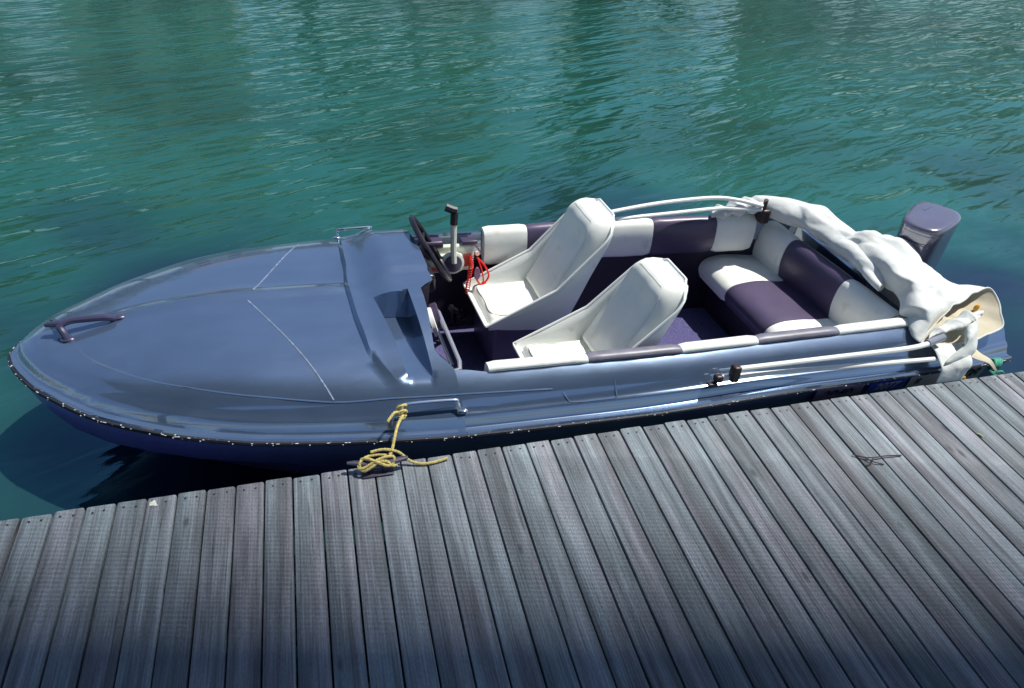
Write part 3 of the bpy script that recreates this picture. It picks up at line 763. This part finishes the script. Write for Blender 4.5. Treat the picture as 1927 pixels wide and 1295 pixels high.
# ------------------------------------------------------------------ canvas cover
cov = thing("canvas_cover", tuple(W(2.8, 0, .15)), "crumpled white canvas sun canopy bundled over the stern of the boat", "canvas cover")
def tri(x): return 1-4*abs((x % 1)-.5) if True else x
def crease(p, f, seed=0.0):
    """sharp straight folds in three crossing directions, bent by a slow noise"""
    w1 = noise.noise(p*4+Vector((seed, 1, 2)))*.9; w2 = noise.noise(p*3.2+Vector((5, seed, 7)))*1.1; w3 = noise.noise(p*2.5+Vector((2, 8, seed)))*1.3
    a = tri(f*(.95*p.x+.30*p.y+.5*p.z)+w1); b = tri(f*.62*(.45*p.x-.9*p.y+.4*p.z)+w2+.3); c = tri(f*1.5*(p.x+.75*p.y)+w3)
    return (a*.5*(.6+.8*max(0, w2+.3))+b*.38*(.5+max(0, w1+.4))+c*.18)
def wr(p, amp, sc1, seed=0.0):
    q = p*sc1+Vector((seed, seed*2, seed*3))
    rid = 1-abs(noise.noise(q))*3.0; r2 = 1-abs(noise.noise(q*1.9+Vector((4, 2, 9))))*3.0
    return amp*(crease(p, sc1*.6, seed)*1.7+crease(p+Vector((.4, .1, .2)), sc1*1.4, seed+3)*.25+rid*.1-.2)
def soft_tube(name, cs, m, seg=56, n=16, amp=.012, fs=7, seed=1.0, closed=True, thick=None, parent=cov, capn=True):
    """cs: list of (centre, vector a, vector b) in world"""
    A = cr([c[0] for c in cs], n); Bv = cr([c[1] for c in cs], n); Cv = cr([c[2] for c in cs], n); rings = []
    for i, (c, a, b) in enumerate(zip(A, Bv, Cv)):
        r_ = []
        for k in range(seg):
            th = 2*math.pi*k/seg; d = a*math.cos(th)+b*math.sin(th); p = c+d; dn = d.normalized()
            r_.append(p+dn*wr(p, amp, fs, seed))
        rings.append(r_)
    o = mesh(name, *loft(rings, True, capn), m, parent, True)
    if thick:
        sd = o.modifiers.new("s", 'SOLIDIFY'); sd.thickness = thick; sd.offset = 0
    return o
def WW(X, Y, Z): return W(X, Y, Z)
u_ = Vector((0, 0, 1))
# rolled part lying on the aft deck
soft_tube("roll", [(WW(2.54, .53, .21), Vector((.02, .01, 0)), u_*.02), (WW(2.60, .53, .22), Vector((.045, .03, 0)), u_*.045), (WW(2.72, .50, .235), Vector((.075, .03, 0)), u_*.06),
                   (WW(2.83, .36, .225), Vector((.090, .02, 0)), u_*.065), (WW(2.88, .20, .215), Vector((.085, .02, 0)), u_*.06), (WW(2.88, .02, .21), Vector((.08, .01, 0)), u_*.055), (WW(2.84, -.13, .20), Vector((.055, .01, 0)), u_*.04), (WW(2.80, -.26, .19), Vector((.03, .01, 0)), u_*.028)], M_canvas, amp=.013, seed=1.3)
soft_tube("gathered_end", [(WW(2.36, .50, .20), Vector((.01, .03, 0)), u_*.02), (WW(2.42, .50, .215), Vector((.01, .045, 0)), u_*.032), (WW(2.50, .50, .235), Vector((.02, .05, 0)), u_*.04), (WW(2.58, .50, .25), Vector((.02, .05, 0)), u_*.035), (WW(2.64, .48, .25), Vector((.01, .03, 0)), u_*.02)], M_canvas, amp=.016, fs=11, seed=4.1)
# loose sleeve sagging over the near quarter, its flared end open so the pale lining shows
def sleeve():
    keys = [
     [(2.80, .085, .225), (2.85, .09, .262), (2.93, .14, .262), (2.99, .17, .232), (2.95, .15, .20), (2.86, .11, .19)],
     [(2.824, .048, .225), (2.87, .035, .285), (2.97, .085, .285), (3.037, .139, .24), (2.98, .1, .20), (2.88, .06, .19)],
     [(2.854, -.09, .21), (2.88, -.10, .29), (3.02, -.01, .295), (3.157, .088, .23), (3.05, .03, .17), (2.92, -.04, .17)],
     [(2.837, -.239, .20), (2.83, -.30, .285), (2.97, -.24, .295), (3.141, -.126, .22), (3.05, -.15, .17), (2.9, -.2, .17)],
     [(2.765, -.455, .18), (2.79, -.49, .27), (2.95, -.40, .28), (3.107, -.307, .235), (3.05, -.35, .185), (2.85, -.42, .18)],
     [(2.72, -.565, .15), (2.785, -.555, .225), (2.94, -.475, .265), (3.16, -.375, .26), (3.12, -.46, .185), (2.87, -.55, .165)],
     [(2.745, -.620, .135), (2.83, -.555, .19), (2.983, -.492, .245), (3.200, -.430, .268), (3.185, -.575, .165), (2.95, -.63, .125)]]
    R_ = []
    for k in keys:
        Q = [Vector(p) for p in k]; n = len(Q); out = []
        for i in range(n):
            a, b, c, d = Q[i-1], Q[i], Q[(i+1) % n], Q[(i+2) % n]
            for q in range(16):
                t = q/16; out.append(.5*((2*b)+(c-a)*t+(2*a-5*b+4*c-d)*t*t+(3*b-a-3*c+d)*t**3))
        R_.append(out)
    cols = [cr([r[k] for r in R_], 20) for k in range(len(R_[0]))]
    nr = len(cols[0]); rings = []
    for i in range(nr):
        t = i/(nr-1); row = [W(cols[k][i]) for k in range(len(cols))]; c = sum(row, Vector())/len(row); out = []
        for k, p in enumerate(row):
            d = (p-c).normalized()
            # long folds run down the sleeve and gather towards the mouth
            q = Vector((p.x*9+p.y*2.5, p.y*3.2-p.x*1.0, p.z*7))
            f1 = 1-abs(noise.noise(q))*3.0; q2 = Vector((p.x*5-p.y*6, p.y*6+p.x*4, p.z*5+3.3)); f2 = 1-abs(noise.noise(q2))*2.6
            f3 = noise.noise(p*30)
            out.append(p+d*(((.016*f1+.008*f2)+.034*crease(p, 4.6, 2.2)+.006*crease(p+Vector((.3, .2, .1)), 13.0, 6.1))*(1-.60*t)*min(1, t*6+.2)-.008+.0012*f3))
        rings.append(out)
    o = mesh("sleeve", *loft(rings, True, False), M_canvas, cov, True)
    cen = sum(rings[-1], Vector())/len(rings[-1]); inner = []
    for j in range(10):
        t = j/9; row = rings[nr-1-int(j*4)]; c = sum(row, Vector())/len(row)
        inner.append([p+(c-p).normalized()*(.004+.012*t+min(1, t*3)*.012*(crease(p, 8.0, 1.1)+.5)) for p in row])
    mesh("sleeve_lining", *loft(inner, True, False), M_cream, cov, True)
    m2 = MB(); m2.add(*tube(rings[-1]+[rings[-1][0]], .0045, 6, cap=False)); m2.build("hem", M_canvas, cov)
    m2 = MB(); c0_ = W(3.12, -.50, .20); m2.add(*sphere(c0_+Vector((0, .02, .0)), .022, 12, 8, (.8, .25, .9))); m2.build("orange_label", M_orange, cov)
sleeve()
soft_tube("inner_fold", [(WW(2.78, -.60, .165), Vector((.02, .02, 0)), u_*.012), (WW(2.86, -.585, .19), Vector((.03, .035, 0)), u_*.018), (WW(2.95, -.575, .205), Vector((.03, .04, 0)), u_*.022), (WW(3.03, -.56, .215), Vector((.02, .03, 0)), u_*.018), (WW(3.08, -.55, .215), Vector((.01, .012, 0)), u_*.008)], M_canvas, seg=40, amp=.014, fs=15, seed=3.3)
soft_tube("twisted_fold", [(WW(2.99, -.60, .22), Vector((.02, .01, 0)), u_*.02), (WW(2.96, -.63, .20), Vector((.035, .0, 0)), u_*.028), (WW(2.93, -.67, .165), Vector((.05, .02, 0)), u_*.03), (WW(2.88, -.70, .13), Vector((.075, .01, 0)), u_*.03), (WW(2.84, -.72, .11), Vector((.07, .01, 0)), u_*.02)], M_canvas, seg=30, amp=.012, fs=14, seed=7)
# strap hanging over the gunwale
def sheet(name, rowsL, rowsR, m, n=8, nu=14, amp=.006, fs=12, seed=0, th=.002):
    A = cr(rowsL, n); B_ = cr(rowsR, n); V = []
    for a, b in zip(A, B_):
        for k in range(nu+1):
            p = a.lerp(b, k/nu); V.append(p+Vector((0, -1, .3))*wr(p, amp, fs, seed))
    w_ = nu+1; Fc = [(i*w_+k, i*w_+k+1, (i+1)*w_+k+1, (i+1)*w_+k) for i in range(len(A)-1) for k in range(nu)]
    o = mesh(name, V, Fc, m, cov, True); sd = o.modifiers.new("s", 'SOLIDIFY'); sd.thickness = th; sd.offset = 0
sheet("hanging_flap", [W(2.78, -.63, .135), W(2.765, -.685, .13), W(2.755, -.735, .10), W(2.755, -.745, .03), W(2.76, -.745, -.06), W(2.76, -.745, -.14)],
      [W(2.93, -.63, .13), W(2.925, -.69, .125), W(2.91, -.735, .095), W(2.895, -.745, .03), W(2.89, -.745, -.06), W(2.89, -.745, -.14)], M_canvas, amp=.005)
sheet("tail_flap", [W(2.90, -.66, .12), W(2.96, -.70, .09), W(3.02, -.72, .05), W(3.08, -.73, .0)], [W(2.98, -.62, .13), W(3.01, -.67, .10), W(3.045, -.71, .06), W(3.085, -.73, .005)], M_cream, nu=8, amp=.004)
m_ = MB(); m_.add(*tube(cr([W(2.905, -.735, .0), W(2.915, -.745, -.05), W(2.90, -.745, -.12)], 6), .005, 6)); m_.add(*tube(cr([W(2.910, -.735, .0), W(2.925, -.748, -.05), W(2.912, -.745, -.12)], 6), .004, 6)); m_.build("orange_cord", M_orange, cov)

# green line at the stern corner
m_ = MB()
for i in range(5):
    c = W(3.13+.008*i, -.662, -.008); P_ = [c+Vector((.006*math.sin(a*1.3), math.cos(a)*.018, math.sin(a)*.026)) for a in np.linspace(0, 2*math.pi, 16)]
    m_.add(*tube(P_, .006, 6, cap=False))
m_.add(*tube(cr([W(3.11, -.68, -.03), W(3.13, -.70, -.05), W(3.15, -.72, -.055), W(3.20, -.74, -.06), W(3.22, -.80, -.15)], 6), .006, 6))
m_.add(*tube(cr([W(3.12, -.69, -.04), W(3.16, -.70, -.03), W(3.17, -.705, -.06), W(3.14, -.72, -.09)], 6), .004, 6))
o = m_.build("mooring_line", M_green); tag(o, "frayed green line knotted round the rail at the boat's stern corner", "rope")

# ------------------------------------------------------------------ pier
dock = thing("pier", (1.3, -1.7, -.4), "weathered grey timber pier of narrow crosswise boards", "pier")
PW = .095
me_v = []; me_f = []; rn = []
def board(k):
    x0 = k*PW+.0028+random.uniform(-.0008, .0008); x1 = (k+1)*PW-.0028+random.uniform(-.0008, .0008)
    ye = random.uniform(-.0045, .0035); zt = random.uniform(-.0015, .0012); c = .004; cc = random.uniform(.003, .010)
    rings = []
    def ring(y, inset, dz):
        a, b = x0+inset, x1-inset
        return [(a, y, -.028), (a, y, zt-c+dz), (a+c*.35, y, zt-c*.3+dz), (a+c, y, zt+dz), (b-c, y, zt+dz), (b-c*.35, y, zt-c*.3+dz), (b, y, zt-c+dz), (b, y, -.028)]
    ys = [ye, ye-.003, ye-cc] + list(np.linspace(ye-.15, -3.6, 9)); ins = [cc*.8, cc*.35, 0]+[0]*9; dzs = [-.005, -.0012, 0]+[random.uniform(-.0004, .0004) for _ in range(9)]
    for y, i_, d in zip(ys, ins, dzs): rings.append(ring(y, i_, d))
    V, Fc = loft(rings); b0 = len(me_v); me_v.extend(V); me_f.extend([tuple(i+b0 for i in f) for f in Fc]); rn.extend([random.random()]*len(Fc))
for k in range(-30, 70): board(k)
nb = len(me_f)
for k in range(-30, 70):
    for fx in (.30, .68):
        y = -.028-random.uniform(0, .006)
        c = Vector((k*PW+PW*fx+random.uniform(-.003, .003), y, .0016)); b0 = len(me_v)
        me_v.extend([c+Vector((math.cos(a)*.0040, math.sin(a)*.0036, 0)) for a in np.linspace(0, 2*math.pi, 9)[:-1]]); me_f.append(tuple(range(b0, b0+8))); rn.append(0.0)
dk = mesh("decking", me_v, me_f, [M_wood, M_ink], dock, True, fmats=[0]*nb+[1]*(len(me_f)-nb), auto=28)
at = dk.data.attributes.new("rnd", 'FLOAT', 'FACE'); at.data.foreach_set("value", rn)
m_ = MB()
for y in (-.06, -1.2, -2.4, -3.4): mesh("joist", *box(-2.9, 6.7, y-.04, y+.04, -.20, -.0285), M_pile, dock, False)
for x in (-2.2, 0.2, 2.6, 5.0):
    for y in (-.35, -2.9): mesh("pile", *tube([(x, y, -3), (x, y, -.2)], .11, 14), M_pile, dock)
# bird dropping and knot holes
m_ = MB()
for (dx, dy, r) in ((0, 0, .010), (.006, -.008, .007), (-.006, -.006, .006), (.013, -.012, .003), (.002, .007, .005)):
    c = Vector((-.357+dx, -.030+dy, .0022)); V = [c+Vector((math.cos(a)*r*random.uniform(.7, 1.2), math.sin(a)*r*random.uniform(.7, 1.2), 0)) for a in np.linspace(0, 2*math.pi, 11)[:-1]]; V.append(c+Vector((0, 0, .0015)))
    m_.add(V, [(i, (i+1) % 10, 10) for i in range(10)])
m_.build("bird_dropping", mat("dropping", (.62, .64, .56), rough=.8, var=.15, vscale=200), dock)
# small litter on the boards
m_ = MB()
m_.add(*tube(cr([(2.17, -.315, .006), (2.20, -.34, .010), (2.235, -.352, .012), (2.29, -.352, .010), (2.36, -.358, .005)], 6), .0028, 5)); m_.add(*tube(cr([(2.235, -.352, .012), (2.215, -.372, .009), (2.19, -.378, .005)], 5), .003, 5)); m_.add(*tube(cr([(2.20, -.34, .010), (2.225, -.37, .01), (2.26, -.385, .004)], 5), .0025, 5))
o = m_.build("twig", mat("twig_brown", (.05, .035, .045), rough=.8, var=.3)); tag(o, "small dark forked twig lying on the grey pier boards", "twig")
V = []
for i in range(9):
    t = i/8; wd_ = .006*math.sin(math.pi*t)+.0004; V += [(2.755+t*.012, -.31-t*.03-wd_*.3, .003+.004*math.sin(math.pi*t)), (2.755+t*.012+wd_, -.31-t*.03+wd_, .004)]
o = mesh("fallen_leaf", V, [(2*i, 2*i+1, 2*i+3, 2*i+2) for i in range(8)], mat("leaf_yellow", (.35, .38, .04), rough=.6, var=.2)); sd = o.modifiers.new("s", 'SOLIDIFY'); sd.thickness = .0006
tag(o, "tiny yellow-green fallen leaf on a grey pier board", "leaf")

# cleat -----------------------------------------------------------
cl = thing("mooring_cleat", (.39, -.04, 0), "dark iron mooring cleat on the pier edge under the yellow rope", "cleat")
m_ = MB(); m_.add(*tube([(.286, -.020, .048), (.31, -.023, .046), (.35, -.03, .042), (.40, -.036, .041), (.45, -.036, .042), (.48, -.034, .046), (.500, -.033, .049)], lambda t: .006+.008*math.sin(math.pi*t), 10, flat=.8)); m_.build("horns", M_iron, cl)
m_ = MB(); m_.add(*tube([(.365, -.034, .040), (.363, -.034, .0035)], .011, 10)); m_.add(*tube([(.415, -.038, .040), (.417, -.038, .0035)], .011, 10)); m_.add(*box(.335, .445, -.065, -.008, .0025, .009, .002)); m_.build("base", M_iron, cl)

# rope -------------------------------------------------------------
def sq(pts): return [Vector((x*.93+.027, -.034+(y+.034)*.66, .036+(z-.036)*.85)) for x, y, z in pts]
def twist(path, r, n=8, strands=3, pitch=.03):
    P_ = cr(path, n); m_ = MB(); L = [0.0]
    for a, b in zip(P_, P_[1:]): L.append(L[-1]+(b-a).length)
    # resample
    tot = L[-1]; N_ = max(8, int(tot/.004)); Q = []
    j = 0
    for i in range(N_+1):
        s = tot*i/N_
        while j < len(L)-2 and L[j+1] < s: j += 1
        t = (s-L[j])/max(L[j+1]-L[j], 1e-9); Q.append(P_[j].lerp(P_[j+1], t))
    T = (Q[1]-Q[0]).normalized(); side = T.orthogonal().normalized(); frames = []
    for i in range(len(Q)):
        T = (Q[min(i+1, N_)]-Q[max(i-1, 0)]).normalized(); side = (side-T*side.dot(T)).normalized(); frames.append((side.copy(), side.cross(T)))
    for k in range(strands):
        pts = []
        for i, q in enumerate(Q):
            a = 2*math.pi*(tot*i/N_/pitch+k/strands); s_, u = frames[i]; pts.append(q+(s_*math.cos(a)+u*math.sin(a))*r*.5)
        m_.add(*tube(pts, r*.56, 6))
    return m_
hx = W(.449, -.650, .112)
rope = thing("mooring_rope", (.4, -.03, .02), "yellow mooring rope tied to the boat's chrome side handle and wound round the cleat", "rope")
a = hx
twist([a+Vector((.012, .008, -.02)), a+Vector((.016, .0, .010)), a+Vector((.0, -.010, .016)), a+Vector((-.016, -.004, .0)), a+Vector((-.006, -.016, -.018)), a+Vector((.012, -.02, -.014)), a+Vector((.014, -.022, .0)), a+Vector((-.004, -.026, .004)), a+Vector((-.014, -.028, -.016)), a+Vector((.0, -.034, -.028)), a+Vector((.012, -.028, -.016))], .0056).build("knot", M_rope, rope)
twist([a+Vector((-.006, -.016, -.010)), a+Vector((-.028, -.020, -.004)), a+Vector((-.045, -.034, -.012)), a+Vector((-.058, -.045, -.022))], .0058).build("loose_end", M_rope, rope)
twist([a+Vector((.002, -.026, -.014)), (a*.55+Vector((.446, -.004, .058))*.45), (.446, -.004, .058), (.436, -.016, .060)], .0056).build("taut_line", M_rope, rope)
c = Vector((0, 0, 0))
twist(sq([(.430, .0, .054), (.39, .006, .060), (.35, -.006, .062), (.325, -.030, .050), (.322, -.050, .038), (.345, -.058, .045), (.385, -.042, .062), (.425, -.030, .068), (.455, -.026, .060), (.452, -.050, .044), (.43, -.062, .040), (.395, -.052, .058), (.36, -.030, .070), (.335, -.012, .060), (.335, -.002, .046), (.352, -.014, .064)]), .0056).build("cleat_hitch", M_rope, rope)
twist(sq([(.345, -.006, .060), (.328, -.028, .056), (.326, -.052, .036), (.342, -.066, .032), (.37, -.060, .045), (.40, -.045, .058), (.43, -.046, .052), (.446, -.060, .036), (.465, -.058, .034)]), .0056).build("lower_turn", M_rope, rope)
twist([(.372, -.004, .070), (.42, -.002, .072), (.47, -.010, .056), (.505, -.024, .022), (.54, -.036, .009), (.58, -.040, .0085), (.615, -.036, .009), (.645, -.030, .010)], .0055).build("free_tail", M_rope, rope)

# ------------------------------------------------------------------ far bank (outside the frame; seen in the water)
bank = mesh("far_bank", *box(-120, 120, 27, 80, -1.5, .35), mat("quay_stone", (.25, .24, .22), rough=.9, var=.3, vscale=.6), None, False); tag(bank, kind="structure")
M_leaf = mat("foliage", (.045, .085, .03), rough=.7, var=.5, vscale=1.2)
M_bark = mat("bark", (.08, .06, .045), rough=.9, var=.3, vscale=3)
M_wall = mat("render_wall", (.62, .58, .50), rough=.85, var=.1, vscale=.8)
M_roof = mat("roof_tile", (.25, .09, .06), rough=.8, var=.3, vscale=2)
M_glass = mat("window_glass", (.03, .05, .07), rough=.1, var=.1)
def crown_mesh(R, H, n, seed):
    rnd = random.Random(seed); V = []; Fc = []
    cl_ = [(rnd.uniform(-.6, .6)*R, rnd.uniform(-.6, .6)*R, rnd.uniform(.2, .85)*H, rnd.uniform(.3, .5)*R) for _ in range(16)]
    for i in range(n):
        cx, cy, cz, r = rnd.choice(cl_); d = Vector((rnd.gauss(0, 1), rnd.gauss(0, 1), rnd.gauss(0, 1))).normalized()*r*rnd.uniform(.6, 1.05)
        p = Vector((cx, cy, cz))+d; s_ = rnd.uniform(.12, .26); a = Vector((rnd.gauss(0, 1), rnd.gauss(0, 1), rnd.gauss(0, 1))).normalized()*s_; b = a.orthogonal().normalized()*s_*.7
        k = len(V); V += [p-a, p-b, p+a, p+b]; Fc.append((k, k+1, k+2, k+3))
    return V, Fc
spots = [(-17, 33, 12, ""), (-11.5, 32, 13, ""), (.3, 31.5, 11, ""), (4.6, 31.5, 13, ""), (8.2, 35, 9, ""), (13.5, 33, 6.5, ""), (17.3, 34, 7.5, ""), (26.5, 31.5, 12, ""), (31.5, 32, 14, ""), (36.5, 32, 13, ""), (42, 34, 14, "")]
desc = ["broad dark tree at the left end of the far bank", "bushy tree just left of the pale house on the far bank", "tree just right of the pale house on the far bank", "tall round tree second to the right of the pale house", "lower tree left of the timber mast", "smallest tree on the far bank, right of the timber mast", "small tree just left of the narrow white tower house", "dense tree just right of the narrow white tower house", "tallest tree in the right half of the far bank", "rounded tree second from the right end of the far bank", "tree at the right end of the far bank"]
for i, (x, y, H, _) in enumerate(spots):
    t = thing("broadleaf_tree", (x, y, .35), desc[i], "tree", "trees on the far bank")
    V, Fc = crown_mesh(H*.40, H*.8, 3000, i); mesh("crown", [Vector((x, y, .35+H*.2))+Vector(v) for v in V], Fc, M_leaf, t, False)
    m_ = MB(); m_.add(*tube([(x, y, .3), (x+.1, y, .35+H*.3), (x-.1, y+.1, .35+H*.6)], lambda q: .28-.18*q, 8))
    for k in range(4):
        an = k*1.6+i; m_.add(*tube([(x, y, .35+H*.3), (x+math.cos(an)*H*.18, y+math.sin(an)*H*.18, .35+H*.58)], lambda q: .12-.08*q, 6))
    m_.build("trunk", M_bark, t)
def house(x0, x1, y0, y1, h, label, nf):
    t = thing("house", ((x0+x1)/2, (y0+y1)/2, .35), label, "building")
    wl = mesh("wall", *box(x0, x1, y0, y1, .35, .35+h), M_wall, t, False)
    xm = (x0+x1)/2
    mesh("roof", [(x0-.4, y0-.4, .36+h), (x1+.4, y0-.4, .36+h), (x1+.4, y1+.4, .36+h), (x0-.4, y1+.4, .36+h), (x0+1, (y0+y1)/2, h+2.2), (x1-1, (y0+y1)/2, h+2.2)], [(0, 1, 5, 4), (1, 2, 5), (2, 3, 4, 5), (3, 0, 4), (3, 2, 1, 0)], M_roof, t, False)
    for f_ in range(nf):
        z = 1.5+f_*2.9; n = int((x1-x0)/2.2)
        for k in range(n):
            xx = x0+1+k*(x1-x0-1.0)/n; mesh("window", *box(xx, xx+1.0, y0-.05, y0+.02, z, z+1.4), M_glass, t, False)
house(-8.2, -2.4, 29.5, 33, 8.5, "pale rendered house with a tiled roof on the far bank, left of the mast", 3)
house(20.2, 23.0, 29, 32, 15, "narrow white tower house on the far bank, right of the mast", 5)
mt = thing("timber_mast", (9.4, 22, WL), "tall dark timber mooring mast standing in the water before the far bank", "mast")
m_ = MB(); m_.add(*tube([(9.4, 22, -3), (9.4, 22, 14)], lambda q: .80-.2*q, 14)); m_.build("mast_pole", M_pile, mt)

# ------------------------------------------------------------------ unseen slatted canopy, added to cast a graded shade on the boards
can = thing("added_shade_canopy", (1.5, -2.6, 0), "unseen slatted canopy added above and behind the viewer to shade the pier boards", "added shade canopy")
th = math.radians(-13); ex = Vector((math.cos(th), math.sin(th), 0)); ey = Vector((-math.sin(th), math.cos(th), 0)); o0 = Vector((.8, 0, 0)); HC = 2.5
m_ = MB(); pitch = .016; y_ = .30; i = 0
while y_ > -3.4:
    t_ = min(1, max(0, (.34-y_)/.90)); fill = .99*t_  # slats widen towards the back so their shade darkens the boards gradually
    if fill < .02:
        y_ -= pitch; continue
    wdt = pitch*float(fill)
    a = o0+ex*-4.2+ey*y_; b = o0+ex*5.6+ey*y_
    V = [a, b, b-ey*wdt, a-ey*wdt]; V = [Vector((v.x, v.y, HC)) for v in V]+[Vector((v.x, v.y, HC+.012)) for v in V]
    m_.add(V, [(0, 1, 2, 3), (7, 6, 5, 4), (0, 4, 5, 1), (1, 5, 6, 2), (2, 6, 7, 3), (3, 7, 4, 0)])
    y_ -= pitch
m_.build("shade_slats", M_pile, can, False)
for k in (-3.2, 4.6):
    m_ = MB(); a = o0+ex*k; q = a+ey*-2.6
    m_.add(*box(q.x-.06, q.x+.06, q.y-.06, q.y+.06, .001, HC-.12)); m_.build("added_post", M_pile, can, False)
